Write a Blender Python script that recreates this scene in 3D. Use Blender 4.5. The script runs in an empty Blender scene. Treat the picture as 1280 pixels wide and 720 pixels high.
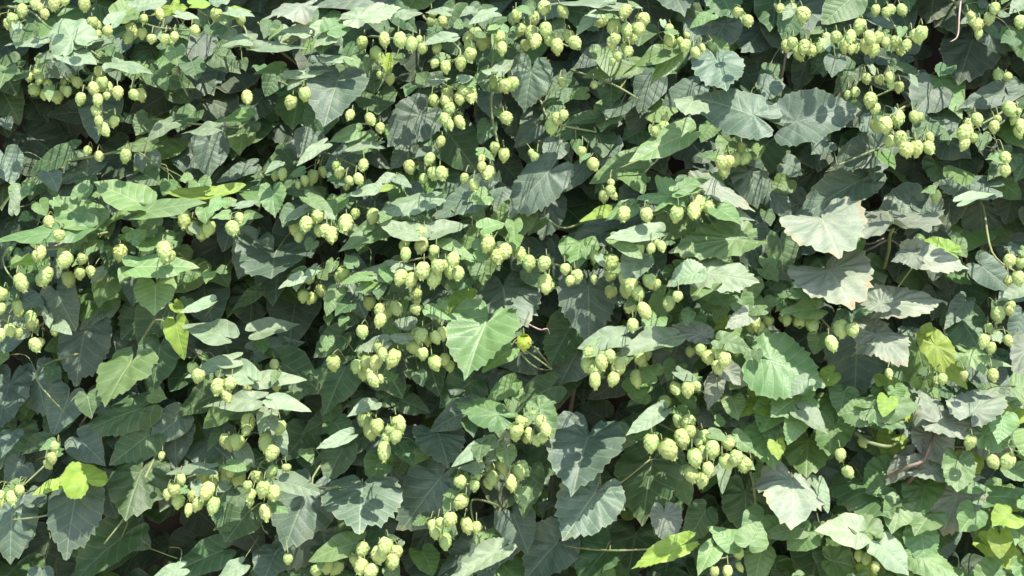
import bpy, bmesh, math, random
from mathutils import Vector, Matrix, noise
rng = random.Random(11)
C = bpy.context.scene.collection
SC = bpy.context.scene

# ------------------------------------------------------------------ camera, world, sun, exposure
D = 2.7                      # camera to wall
CZ = 1.55                    # eye height
S = 0.00125                  # metres per photo pixel on the wall
W_PX, H_PX = 1280, 720
cam = bpy.data.cameras.new('camera'); cam_o = bpy.data.objects.new('camera', cam); C.objects.link(cam_o)
cam_o.location = (0, -D, CZ); cam_o.rotation_euler = (math.pi/2, 0, 0)
cam.sensor_width = 36; cam.lens = 36*D/(W_PX*S); cam.clip_start = .05; cam.clip_end = 500
SC.camera = cam_o
SUN_EL, SUN_AZ = math.radians(59), math.radians(30)   # azimuth: from straight behind the camera towards the right
sd = Vector((math.cos(SUN_EL)*math.sin(SUN_AZ), -math.cos(SUN_EL)*math.cos(SUN_AZ), math.sin(SUN_EL)))
world = bpy.data.worlds.new('World'); SC.world = world; world.use_nodes = True
wn = world.node_tree.nodes; wl = world.node_tree.links
sky = wn.new('ShaderNodeTexSky'); sky.sky_type = 'NISHITA'; sky.sun_disc = False
sky.sun_elevation = SUN_EL; sky.sun_rotation = math.atan2(sd.x, sd.y)
wl.new(sky.outputs[0], wn['Background'].inputs[0]); wn['Background'].inputs[1].default_value = 0.15
sun = bpy.data.lights.new('sun', 'SUN'); sun.energy = 4.0; sun.angle = math.radians(.53); sun.color = (1, .95, .87)
sun_o = bpy.data.objects.new('sun', sun); C.objects.link(sun_o)
sun_o.rotation_euler = sd.to_track_quat('Z', 'Y').to_euler(); sun_o.location = (2, -4, 5)
SC.view_settings.view_transform = 'Standard'; SC.view_settings.look = 'None'
SC.view_settings.exposure = 1.5; SC.view_settings.gamma = 1

def at(px, py, d):
    """the point seen at photo pixel (px, py), d metres in front of the wall"""
    f = (D-d)/D
    return Vector(((px-W_PX/2)*S*f, -d, CZ-(py-H_PX/2)*S*f))

# ------------------------------------------------------------------ materials
def nodes(name):
    m = bpy.data.materials.new(name); m.use_nodes = True
    nt = m.node_tree; nt.nodes.clear(); return m, nt
class G:
    """tiny node-graph writer"""
    def __init__(s, nt): s.nt = nt
    def n(s, t, **kw):
        x = s.nt.nodes.new(t)
        for k, v in kw.items():
            if k.startswith('i'): s.set(x.inputs[int(k[1:])], v)
            else: setattr(x, k, v)
        return x
    def set(s, sock, v):
        if isinstance(v, bpy.types.NodeSocket): s.nt.links.new(v, sock)
        elif isinstance(v, bpy.types.Node): s.nt.links.new(v.outputs[0], sock)
        else: sock.default_value = v
    def m(s, op, a, b=0., c=0.):
        x = s.n('ShaderNodeMath', operation=op); s.set(x.inputs[0], a); s.set(x.inputs[1], b); s.set(x.inputs[2], c); return x.outputs[0]
    def mix(s, f, a, b, mode='MIX'):
        x = s.n('ShaderNodeMix', data_type='RGBA', blend_type=mode)
        s.set(x.inputs[0], f); s.set(x.inputs[6], a); s.set(x.inputs[7], b); return x.outputs[2]
    def ramp(s, f, lo, hi):
        x = s.n('ShaderNodeMapRange'); s.set(x.inputs[0], f); x.inputs[1].default_value = lo; x.inputs[2].default_value = hi; return x.outputs[0]

def leaf_material(name, c1, c2, vein, trans, tr_col, rough=.42, spec=.5, dust_lit=.0, dust_lit_col=(.42, .45, .38, 1), spots=.75, brown=.28):
    m, nt = nodes(name); g = G(nt)
    uv = g.n('ShaderNodeUVMap', uv_map='leaf').outputs[0]
    sp = g.n('ShaderNodeSeparateXYZ', i0=uv); x, y = sp.outputs[0], sp.outputs[1]
    ax = g.m('ABSOLUTE', x)
    info = g.n('ShaderNodeObjectInfo').outputs['Random']
    off = g.n('ShaderNodeCombineXYZ', i0=g.m('MULTIPLY', info, 37.), i1=g.m('MULTIPLY', info, 91.), i2=0.)
    p = g.n('ShaderNodeVectorMath', operation='ADD', i0=uv, i1=off.outputs[0]).outputs[0]
    n1 = g.n('ShaderNodeTexNoise', i0=p); n1.inputs['Scale'].default_value = 3.2; n1.inputs['Detail'].default_value = 4
    n2 = g.n('ShaderNodeTexNoise', i0=p); n2.inputs['Scale'].default_value = 26; n2.inputs['Detail'].default_value = 3
    # veins: side veins leave the midrib forwards, a little curved
    s = g.m('SUBTRACT', y, g.m('MULTIPLY', ax, .72))
    s = g.m('ADD', s, g.m('MULTIPLY', g.m('MULTIPLY', ax, ax), .5))
    tri = g.m('PINGPONG', g.m('MULTIPLY', s, g.m('ADD', 4.2, g.m('MULTIPLY', info, 2.2))), .5)          # 0 on a vein, .5 between
    side = g.m('SUBTRACT', 1., g.ramp(tri, .01, .07))
    mid = g.m('SUBTRACT', 1., g.ramp(ax, .006, .022))
    v = g.m('MAXIMUM', g.m('MULTIPLY', side, .7), mid)
    base = g.mix(g.ramp(n1.outputs[0], .35, .68), c1, c2)
    base = g.mix(g.m('MULTIPLY', v, vein), base, (.30, .36, .20, 1))
    if dust_lit:  # dust film; on the lit-toned leaves it also paints sunlit paleness
        df = g.m('MULTIPLY', g.ramp(n2.outputs[0], .40, .66), g.ramp(n1.outputs[0], .30, .60))
        base = g.mix(g.m('MULTIPLY', g.m('ADD', g.m('MULTIPLY', df, .6), .4), dust_lit), base, dust_lit_col)
    # worn flecks and browned margin here and there
    vo = g.n('ShaderNodeTexVoronoi', i0=p); vo.inputs['Scale'].default_value = 8
    fl = g.m('MULTIPLY', g.m('SUBTRACT', 1., g.ramp(vo.outputs['Distance'], .05, .11)), g.ramp(info, .45, .8))
    base = g.mix(g.m('MULTIPLY', fl, spots), base, (.23, .19, .10, 1))
    rim = g.n('ShaderNodeAttribute', attribute_name='rim').outputs['Fac']
    br = g.ramp(g.m('ADD', rim, g.m('MULTIPLY', g.m('SUBTRACT', n1.outputs[0], .5), 1.1)), .93, 1.12)
    base = g.mix(g.m('MULTIPLY', br, g.m('MULTIPLY', g.ramp(info, .15, .75), brown)), base, (.20, .15, .075, 1))
    base = g.mix(g.m('MULTIPLY', g.ramp(rim, .95, 1.), .18), base, (.30, .36, .20, 1))  # pale rim: light coming through the thin edge, painted in
    hsv = g.n('ShaderNodeHueSaturation'); g.set(hsv.inputs['Color'], base)
    g.set(hsv.inputs['Value'], g.m('ADD', .78, g.m('MULTIPLY', info, .45)))
    g.set(hsv.inputs['Hue'], g.m('ADD', .485, g.m('MULTIPLY', g.m('FRACT', g.m('MULTIPLY', info, 7.3)), .03)))
    col = hsv.outputs[0]
    hgt = g.m('ADD', g.m('MULTIPLY', g.m('POWER', g.m('MULTIPLY', tri, 2.), .4), .5), g.m('MULTIPLY', n2.outputs[0], .5))
    hgt = g.m('SUBTRACT', hgt, g.m('MULTIPLY', mid, .35))
    bp = g.n('ShaderNodeBump'); bp.inputs['Strength'].default_value = .5; bp.inputs['Distance'].default_value = .0022; g.set(bp.inputs['Height'], hgt)
    pr = g.n('ShaderNodeBsdfPrincipled'); g.set(pr.inputs['Base Color'], col); g.set(pr.inputs['Normal'], bp.outputs[0])
    g.set(pr.inputs['Roughness'], g.m('ADD', rough-.08, g.m('MULTIPLY', n2.outputs[0], .2)))
    pr.inputs['Specular IOR Level'].default_value = spec
    tl = g.n('ShaderNodeBsdfTranslucent'); g.set(tl.inputs[0], g.mix(.55, col, tr_col)); g.set(tl.inputs[1], bp.outputs[0])
    mx = g.n('ShaderNodeMixShader', i0=trans, i1=pr.outputs[0], i2=tl.outputs[0])
    o = g.n('ShaderNodeOutputMaterial', i0=mx.outputs[0]); return m

def rgb(r, g, b): return (r, g, b, 1)
LM = {
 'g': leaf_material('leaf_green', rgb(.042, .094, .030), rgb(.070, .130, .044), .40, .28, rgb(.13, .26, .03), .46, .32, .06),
 'b': leaf_material('leaf_shaded_blue', rgb(.042, .080, .046), rgb(.068, .112, .068), .35, .22, rgb(.11, .20, .05), .48, .36, .14),  # bluish shade and sky sheen put into the leaf colour
 'd': leaf_material('leaf_shaded_dark', rgb(.030, .052, .026), rgb(.048, .072, .038), .20, .18, rgb(.09, .14, .03), .52, .25, .10, rgb(.13, .13, .10)),  # darker copy for leaves in shadow, the shade put into the colour
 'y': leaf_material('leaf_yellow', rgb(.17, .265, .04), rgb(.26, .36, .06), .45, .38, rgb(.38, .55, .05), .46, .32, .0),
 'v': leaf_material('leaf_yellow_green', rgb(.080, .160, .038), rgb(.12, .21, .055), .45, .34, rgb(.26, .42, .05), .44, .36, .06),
 'l': leaf_material('leaf_lit_green', rgb(.085, .165, .045), rgb(.13, .22, .07), .6, .30, rgb(.24, .40, .06), .44, .38, .10),  # lighter copy for sunlit leaves, the sunlight put into the colour
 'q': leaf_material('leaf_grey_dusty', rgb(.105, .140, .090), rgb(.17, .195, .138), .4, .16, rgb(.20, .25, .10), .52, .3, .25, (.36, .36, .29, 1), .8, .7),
 'p': leaf_material('leaf_lit_dusty', rgb(.105, .165, .075), rgb(.16, .22, .115), .6, .22, rgb(.20, .31, .08), .48, .36, .22),  # dust plus painted sunlight, for pale leaves lying in the sun
}
def cone_material(name, c1, c2, tr):
    m, nt = nodes(name); g = G(nt)
    at_ = g.n('ShaderNodeAttribute', attribute_name='shade').outputs['Fac']
    tc = g.n('ShaderNodeTexCoord').outputs['Object']
    info = g.n('ShaderNodeObjectInfo').outputs['Random']
    nz = g.n('ShaderNodeTexNoise', i0=tc); nz.inputs['Scale'].default_value = 7; nz.inputs['Detail'].default_value = 4
    col = g.mix(g.m('MULTIPLY', at_, .9), c1, c2)
    col = g.mix(g.m('MULTIPLY', g.ramp(nz.outputs[0], .52, .72), .5), col, rgb(.36, .40, .16))
    hs = g.n('ShaderNodeHueSaturation'); g.set(hs.inputs['Color'], col)
    g.set(hs.inputs['Value'], g.m('ADD', .82, g.m('MULTIPLY', info, .3)))
    g.set(hs.inputs['Hue'], g.m('ADD', .488, g.m('MULTIPLY', g.m('FRACT', g.m('MULTIPLY', info, 5.7)), .03)))
    bp = g.n('ShaderNodeBump'); bp.inputs['Strength'].default_value = .3; bp.inputs['Distance'].default_value = .001; g.set(bp.inputs['Height'], nz.outputs[0])
    pr = g.n('ShaderNodeBsdfPrincipled'); g.set(pr.inputs['Base Color'], hs.outputs[0]); pr.inputs['Roughness'].default_value = .6
    pr.inputs['Specular IOR Level'].default_value = .25; g.set(pr.inputs['Normal'], bp.outputs[0])
    tl = g.n('ShaderNodeBsdfTranslucent'); g.set(tl.inputs[0], g.mix(.5, hs.outputs[0], tr))
    mx = g.n('ShaderNodeMixShader', i0=.38, i1=pr.outputs[0], i2=tl.outputs[0])
    g.n('ShaderNodeOutputMaterial', i0=mx.outputs[0]); return m
CM = {'c': cone_material('hop_cone_pale', rgb(.36, .46, .15), rgb(.55, .62, .26), rgb(.55, .66, .22)),
      'y': cone_material('hop_cone_yellow', rgb(.32, .40, .05), rgb(.50, .54, .10), rgb(.55, .6, .06))}
def plain(name, c1, c2, scale=20, rough=.7, bump=.3, dist=.002):
    m, nt = nodes(name); g = G(nt)
    tc = g.n('ShaderNodeTexCoord').outputs['Object']
    nz = g.n('ShaderNodeTexNoise', i0=tc); nz.inputs['Scale'].default_value = scale; nz.inputs['Detail'].default_value = 6
    bp = g.n('ShaderNodeBump'); bp.inputs['Strength'].default_value = bump; bp.inputs['Distance'].default_value = dist; g.set(bp.inputs['Height'], nz.outputs[0])
    pr = g.n('ShaderNodeBsdfPrincipled'); g.set(pr.inputs['Base Color'], g.mix(g.ramp(nz.outputs[0], .35, .65), c1, c2))
    pr.inputs['Roughness'].default_value = rough; g.set(pr.inputs['Normal'], bp.outputs[0])
    g.n('ShaderNodeOutputMaterial', i0=pr.outputs[0]); return m
M_STEM = plain('stem_green', rgb(.11, .15, .05), rgb(.19, .20, .09), 60)
M_TWIG = plain('stem_brown', rgb(.085, .065, .045), rgb(.17, .13, .09), 60)
M_PINK = plain('tendril_pale', rgb(.30, .20, .17), rgb(.40, .30, .26), 60)
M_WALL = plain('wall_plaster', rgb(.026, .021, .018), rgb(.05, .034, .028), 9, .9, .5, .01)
M_BOUNCE = plain('pale_bounce_ground', rgb(.27, .25, .19), rgb(.38, .35, .28), 3, .95, .6, .03)  # ground out of view, made pale to bounce fill light into the shade

# ------------------------------------------------------------------ meshes
def radius_smooth(t):      # t: angle from the tip direction, 0..pi
    a = abs(t)
    pts = [(0, 1.0), (.08, .93), (.20, .83), (.42, .71), (.75, .60), (1.15, .54), (1.6, .50), (2.1, .46), (2.55, .40), (2.85, .29), (3.06, .13), (3.142, .03)]
    for (a0, r0), (a1, r1) in zip(pts, pts[1:]):
        if a <= a1: return r0+(r1-r0)*(a-a0)/(a1-a0)
    return .03
def radius_broad(t):
    a = abs(t)
    pts = [(0, 1.0), (.07, .945), (.18, .88), (.4, .80), (.75, .71), (1.15, .645), (1.6, .60), (2.05, .56), (2.5, .51), (2.8, .42), (3.04, .2), (3.142, .03)]
    for (a0, r0), (a1, r1) in zip(pts, pts[1:]):
        if a <= a1: return r0+(r1-r0)*(a-a0)/(a1-a0)
    return .03
def radius_lobed(t):
    a = abs(t)
    pts = [(0, 1.0), (.14, .80), (.32, .58), (.50, .46), (.66, .60), (.86, .82), (1.02, .70), (1.25, .52), (1.6, .50), (2.0, .46), (2.5, .40), (2.9, .26), (3.142, .03)]
    for (a0, r0), (a1, r1) in zip(pts, pts[1:]):
        if a <= a1: return r0+(r1-r0)*(a-a0)/(a1-a0)
    return .03
def leaf_mesh(name, rad, teeth, seed, n_side=22, rings=(.0, .3, .58, .82, 1.), wild=1., ribs=0):
    r_ = random.Random(seed)
    droop = r_.uniform(.08, .26)*wild; fold = r_.uniform(-.05, .30)*wild; wav = r_.uniform(.02, .07)*wild; nw = r_.choice((3, 4, 5)); ph = r_.uniform(0, 6.3)
    pleat = r_.uniform(.012, .03)*wild; twist = r_.uniform(-.25, .25)*wild; side = r_.uniform(-.06, .06); curl = r_.uniform(-.1, .22)*wild
    N = n_side*2; vs, uvs, fs, rims = [], [], [], []
    asym = [1+r_.uniform(-.05, .05) for _ in range(N+1)]
    for j, rr in enumerate(rings):
        for i in range(N+1):
            t = -math.pi*.985 + 2*math.pi*.985*i/N
            # angular samples denser near the tip
            t = math.copysign(abs(t)**1.12/(math.pi*.985)**.12, t)
            R = rad(t)*asym[i]
            if teeth and rr > .75:
                R *= 1+(teeth*(1 if i % 2 else -1))*(1 if rr == 1 else .25)*(0 if abs(t) < .05 else 1)
            x, y = math.sin(t)*R*rr, math.cos(t)*R*rr
            x += side*y*y
            z = -droop*max(y, -.1)**2 + fold*abs(x)*(1-.6*abs(x)) - curl*x*x*2*(1 if y > 0 else 1.5)
            z += wav*math.sin(nw*t+ph)*rr*rr*rr + (ribs or pleat)*math.sin(abs(t)*(15 if ribs else 9 if teeth else 6)+1)*rr + twist*x*y
            z += .03*wild*noise.noise(Vector((x*2.2+seed*3.1, y*2.2, seed*1.7)))*rr
            vs.append((x, y, z)); uvs.append((x, y)); rims.append(rr)
    M = N+1
    for j in range(len(rings)-1):
        for i in range(N):
            if j == 0: fs.append((i, M+i, M+i+1))
            else: fs.append((j*M+i, (j+1)*M+i, (j+1)*M+i+1, j*M+i+1))
    me = bpy.data.meshes.new(name); me.from_pydata(vs, [], fs)
    ul = me.uv_layers.new(name='leaf')
    for lp in me.loops: ul.data[lp.index].uv = uvs[lp.vertex_index]
    ra = me.attributes.new('rim', 'FLOAT', 'POINT'); ra.data.foreach_set('value', rims)
    bm = bmesh.new(); bm.from_mesh(me); bmesh.ops.remove_doubles(bm, verts=bm.verts[:], dist=1e-5)
    # normalise width to 1
    xs = [v.co.x for v in bm.verts]; wd = max(xs)-min(xs)
    for v in bm.verts: v.co.x /= wd
    bmesh.ops.recalc_face_normals(bm, faces=bm.faces[:])
    if sum(f.normal.z for f in bm.faces) < 0: bmesh.ops.reverse_faces(bm, faces=bm.faces[:])
    bm.to_mesh(me); bm.free()
    for p in me.polygons: p.use_smooth = True
    return me
BASE = {'s': [leaf_mesh('leaf_smooth', radius_smooth, 0, 10+i, 16, (0, .4, .72, 1.)) for i in range(6)],
        'B': [leaf_mesh('leaf_broad', radius_broad, .02, 40+i, 34, (0, .3, .58, .84, 1.), 1.1) for i in range(7)],
        'R': [leaf_mesh('leaf_ruffled', radius_broad, .024, 70+i, 36, (0, .3, .58, .84, 1.), 1.2, .022) for i in range(4)],
        'L': [leaf_mesh('leaf_lobed', radius_lobed, .03, 90+i, 26, (0, .35, .7, 1.), 1.1) for i in range(3)]}
LEAF = {}
def leaf_data(shape, col):
    key = (shape, col, rng.randrange(len(BASE[shape])))
    if key not in LEAF:
        me = BASE[shape][key[2]].copy(); me.materials.append(LM[col]); LEAF[key] = me
    return LEAF[key]

def cone_mesh(seed, n=40):
    """a hop strobile hanging along -Z, length 1, from overlapping papery bracts"""
    r_ = random.Random(seed); vs, fs, sh = [], [], []
    wide = r_.uniform(.37, .42); taper = r_.uniform(.75, 1.)
    def prof(u): return wide*max(0, 1-abs((u-.45)/.56)**2.5)**.55 if u < 1 else 0
    # core
    for j in range(7):
        u = j/6; R = prof(.06+.88*u)*.80
        for i in range(8):
            a = i*math.pi/4; vs.append((R*math.cos(a), R*math.sin(a), -.04-.9*u)); sh.append(0)
    for j in range(6):
        for i in range(8):
            a, b = j*8+i, j*8+(i+1) % 8; fs.append((a, a+8, b+8, b))
    ga = 2.39996
    for k in range(n):
        u = (k+.5)/n; u0 = .0+.84*u
        a0 = k*ga+r_.uniform(-.15, .15)
        ln = .36*(1-.25*abs(u-.45))*r_.uniform(.9, 1.1); hw = .22*(1-.35*u)*r_.uniform(.9, 1.1)
        flare = r_.uniform(.008, .042); b0 = len(vs); tone = r_.uniform(.0, .35)
        for (jj, (q, wq)) in enumerate(((0, .55), (.38, 1.), (.72, .80), (1., .06))):
            uu = min(.995, u0+ln*q); R0 = prof(min(uu, .97))
            if u0+ln*q > .95: R0 *= .75
            for ii, sx in enumerate((-1, 0, 1)):
                off = hw*wq*sx; R = max(R0, .05)*(.86+.14*q)+flare*q+(.020 if ii == 1 else 0)
                ang = a0+off/max(R, .10)
                vs.append((R*math.cos(ang), R*math.sin(ang), -(u0+ln*q)*.98)); sh.append(min(1, tone+q*.65))
        for jj in range(3):
            for ii in range(2):
                p = b0+jj*3+ii; fs.append((p, p+1, p+4, p+3))
    me = bpy.data.meshes.new('hop_cone'); me.from_pydata(vs, [], fs)
    zmin = min(v[2] for v in vs)
    for v in me.vertices: v.co.z /= -zmin
    at_ = me.attributes.new('shade', 'FLOAT', 'POINT')
    for i, q in enumerate(sh): at_.data[i].value = q
    for p in me.polygons: p.use_smooth = True
    return me
CONE = {}
for kk in 'cy':
    CONE[kk] = []
    for i in range(6):
        me = cone_mesh(200+i, (34, 38, 42)[i % 3]); me.materials.append(CM[kk]); CONE[kk].append(me)

class Tubes:
    def __init__(s): s.v, s.f = [], []
    def add(s, pts, r0, r1=None, n=5):
        r1 = r0 if r1 is None else r1
        b = len(s.v); m = len(pts)
        for i, p in enumerate(pts):
            t = (pts[min(i+1, m-1)]-pts[max(i-1, 0)])
            if t.length < 1e-7: t = Vector((0, 0, 1))
            t.normalize(); u = t.cross(Vector((.31, .9, .2))).normalized(); w = t.cross(u); r = r0+(r1-r0)*i/(m-1)
            for k in range(n):
                a = 2*math.pi*k/n; s.v.append(p+(u*math.cos(a)+w*math.sin(a))*r)
        for i in range(m-1):
            for k in range(n):
                q = b+i*n+k; q2 = b+i*n+(k+1) % n; s.f.append((q, q2, q2+n, q+n))
        s.f.append(tuple(b+k for k in range(n))[::-1]); s.f.append(tuple(b+(m-1)*n+k for k in range(n)))
    def build(s, name, mat, parent=None):
        me = bpy.data.meshes.new(name); me.from_pydata([tuple(v) for v in s.v], [], s.f); me.materials.append(mat)
        for p in me.polygons: p.use_smooth = True
        return link(name, me, parent)
def link(name, me, parent=None):
    o = bpy.data.objects.new(name, me); C.objects.link(o)
    if parent is not None:
        o.parent = parent; o.matrix_parent_inverse = Matrix.Translation(-Vector(parent.location))
    return o
def curve(ps, n=4):
    """Catmull-Rom through points"""
    out = []
    for i in range(len(ps)-1):
        p0, p1, p2, p3 = ps[max(i-1, 0)], ps[i], ps[i+1], ps[min(i+2, len(ps)-1)]
        for k in range(n):
            t = k/n; out.append(.5*((2*p1)+(p2-p0)*t+(2*p0-5*p1+4*p2-p3)*t*t+(3*p1-p0-3*p2+p3)*t**3))
    out.append(ps[-1]); return out

# ------------------------------------------------------------------ setting
def box(name, lo, hi, mat):
    bm = bmesh.new(); bmesh.ops.create_cube(bm, size=1)
    for v in bm.verts: v.co = Vector([lo[i]+(v.co[i]+.5)*(hi[i]-lo[i]) for i in range(3)])
    me = bpy.data.meshes.new(name); bm.to_mesh(me); bm.free(); me.materials.append(mat); return link(name, me)
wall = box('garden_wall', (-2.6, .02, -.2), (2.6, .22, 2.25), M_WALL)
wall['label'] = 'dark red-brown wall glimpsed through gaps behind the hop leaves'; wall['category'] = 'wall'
gm = bpy.data.meshes.new('ground'); gm.from_pydata([(-60, -60, 0), (60, -60, 0), (60, 60, 0), (-60, 60, 0)], [], [(0, 1, 2, 3)]); gm.materials.append(M_BOUNCE)
ground = link('ground', gm); ground['kind'] = 'structure'

# ------------------------------------------------------------------ what grows where (photo pixels)
# shoots: label | stem polyline x,y ...
SHOOTS = """
hop shoot in the top left corner with a bare pale twig among its cones | 0,10 30,8 75,10
shoot with a crumpled whitish leaf standing up over small pale leaves | 62,42 95,52 140,80 175,88
shoot with a drooping cone bunch and two round cones apart on its right | 30,88 90,102 125,125 125,160
shoot with a star-shaped yellow-green leaf above a crowd of small cones | 160,20 195,34 240,38
pale leafy shoot sprawling between the star-shaped leaf and the top edge | 262,22 290,20 308,40 300,62
shoot of smooth dark heart leaves hanging just under the star-shaped leaf | 240,52 222,85 235,120
shoot with small heart leaves half white in sun above one dark hanging heart leaf | 185,150 245,155 300,160
shaded shoot with narrow blue-green leaves and two small cones on the left | 60,205 120,195 165,188 195,205
shoot of pale veined leaves spread flat along the top edge | 350,58 400,40 440,28 495,14
shoot with a row of pale cones hanging below the flat veined leaves at top | 455,48 490,48 545,55
shoot of thin sunlit leaves with one large round cone below them | 345,100 370,112 378,125
shoot carrying a two-toned leaf with a long drip tip | 405,92 430,98 420,130
shoot with a round flat green leaf over small cones | 480,112 472,150 445,155
shoot of bluish leaves with three shaded cones beside the hanging stalk | 530,22 575,62 560,80
thin hanging shoot with cones spaced down a straight pale stalk | 617,15 615,90 615,145 622,185 605,215
shoot with a tight hanging bunch of pale cones under splayed small leaves | 540,100 562,112 565,145
shoot with the densest cone mass along the top edge, partly lit from above | 645,18 680,42 710,58
shoot with a sunlit cone fist below a long white leaf at the top edge | 750,18 788,32 775,62
shoot with a jagged yellow-tipped leaf and a pair of round cones on its left | 830,50 865,60 890,50
cascade shoot of many small pointed dark leaves like roof tiles | 715,88 765,105 800,125
shoot with a double cone below the cascade of small pointed leaves | 675,125 690,152 745,165
shoot bearing two very broad blue-green leaves side by side like wings | 880,85 962,150 1030,140
shoot with a horizontal row of cones above a wide purplish leaf | 985,15 998,55 1060,48 1098,58
shoot with grouped cones beside the black gap near the top right | 1105,12 1128,45 1152,42
shoot with little cones strung under small leaves above the blue heart leaf | 1070,95 1120,105 1092,122
shoot with a large dark hanging leaf and a bare pinkish tendril | 1190,0 1222,32 1242,20
shoot with a notched blue heart leaf and a full cone bunch under it | 1150,122 1108,150 1125,172 1160,170
shoot with long shaded cones strung under a wide blue leaf at the right edge | 1278,128 1240,148 1210,165
shoot of broad yellow-green leaves edged white by the sun | 860,172 822,190 775,210
shoot with a small pale cone tuft over a black hollow | 930,185 905,192 918,202
shoot of dull purplish grey leaves hanging in shade | 1105,185 1075,195 1035,212
sunlit shoot reaching out left with big pale heart leaves and fat cones | 165,262 112,288 60,312 18,335
sunlit shoot with a green scooped leaf holding a long pale cone | 150,310 205,312 195,350
shoot with round pale bracts and cones beside the three-pointed yellow leaf | 235,268 268,268 305,275
shoot with pairs of fat cones hanging below a light veined leaf | 335,245 370,268 405,278 425,285
shoot with a dark leaf rimmed in white over clustered shaded cones | 400,190 440,205 452,215
shoot with small shaded heart leaves and a handful of round cones near the middle top | 505,200 540,208 560,212
shoot with a half yellow folded leaf over a single pale cone | 440,255 470,265 510,285 560,262
shoot with a trio of bright cones under a yellowish curled leaf | 590,295 612,300 630,312
shoot crowded with cones along a sunlit arching branch in the middle | 400,345 450,340 500,328 555,318
shoot with cones packed below the arching middle branch in half shade | 460,372 500,378 488,395
shoot with bright cones dangling left of the great pale heart leaf | 565,392 530,408 482,438 460,468
shoot with a great pale heart leaf and one bright yellow cone | 606,396 640,425 690,462
shoot with four separate cones around a small dark leaf | 645,325 670,325 712,335
shoot with long overlapping cones hanging in a column | 750,325 785,345 795,385 790,405
shoot with lit cones under jagged pale leaves right of the yellow-green leaves | 905,235 865,250 815,270
shoot of deep blue-green leaves with one tip lit white | 740,275 705,285 680,270
shoot of jagged sunlit leaves with folded rims and no cones | 930,305 885,330 845,345
shoot with two dusty whitish leaves spread like fans | 1118,290 1080,288 1040,335
shoot with a dusty leaf topped by a yellow-green fold | 1195,315 1150,325 1110,378
shoot of dark round leaves with small cones at the right edge | 1225,250 1240,315 1270,340
shoot in deep shade with a few green cones on a thin stalk | 1265,375 1245,405 1235,430
shoot with a pale oval leaf and three fat cones on long stalks | 1000,385 1022,395 1042,415
shoot with a great round leaf half lit and half shaded | 930,440 953,447 985,480
shoot with a two-lobed dusty leaf over a big dark one | 1110,405 1092,416 1065,445
shoot with the bright yellow jagged leaf | 1150,420 1180,450 1155,475
shoot with pointed pale leaves over a loose clutch of cones | 815,425 770,432 748,450
shoot with a small knot of cones between ragged pale leaf and great round leaf | 870,425 895,432 900,455
shoot with tangled small cones over a grey torn leaf | 835,490 865,482 890,500
shoot with the largest lit cones massed in the lower middle | 808,520 845,540 885,560 940,580
shaded shoot with clustered green cones at the left edge | 70,390 40,412 5,400
shoot of huge bluish dull leaves lapping the left edge | 110,440 45,465 80,515
shoot with a hanging olive leaf and a bright yellow patch behind white leaves | 170,450 195,400 225,420
shoot with paired pointed whitish leaves over pale cones | 312,462 275,455 288,490
shoot with a descending chain of pale cones and small pale leaves | 325,495 322,530 338,560 340,600 332,640
shoot with sunlit cones in two knots under a pointed white leaf | 265,588 225,605 275,628
shaded shoot with small green cones low on the left edge | 45,575 65,572 20,615
shoot with a bright yellow crown leaf over a large dull drooping leaf | 130,575 95,605 70,640 15,650
shoot of dark green leaves curling by a black hollow | 205,550 185,590 160,640 130,680
shoot with a compact cone bunch under small green leaves | 440,508 470,520 482,550
shoot of dark saw-edged leaves with a winged leaf ending in a long tip | 420,555 390,605 450,608
shoot with a heavy bunch of cones on the bottom edge under a two-winged leaf | 435,682 460,690 470,705
shoot with a ruffled pale cone knot below a light oval leaf | 615,515 650,525 685,535
shoot with a long tail of cones hanging down to the left | 620,555 610,588 572,615 552,660
shoot of big dull leaves behind the long tail of cones | 640,640 590,625 600,680
shoot with two broad saw-edged leaves, one half white | 735,542 752,612 812,575
shoot of low dark leaves with a yellow-rimmed leaf on the bottom edge | 700,680 760,688 830,685
pale leafy shoot with cones rising from the bottom edge | 935,685 915,695 890,700
shoot with a lobed yellow-green leaf pierced by a spot of sun | 990,530 1010,548 1045,565
shoot with a white pointed leaf lying half in sharp shadow | 1015,575 990,592 1025,605
shoot of light ruffled leaves meeting at a common point | 1060,515 1088,512 1168,525 1225,515
shoot of grey pleated leaves on a bare brown forked twig | 1090,600 1155,580 1180,560 1240,560
shoot with a wide flat green leaf over small green cones | 1060,570 1085,605 1120,605
shoot of big pale green leaves around yellow buds on the bottom edge | 1080,665 1085,700 1150,695
shoot of yellow-green folded leaves in the lower right corner | 1205,620 1240,640 1262,690
"""
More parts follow.
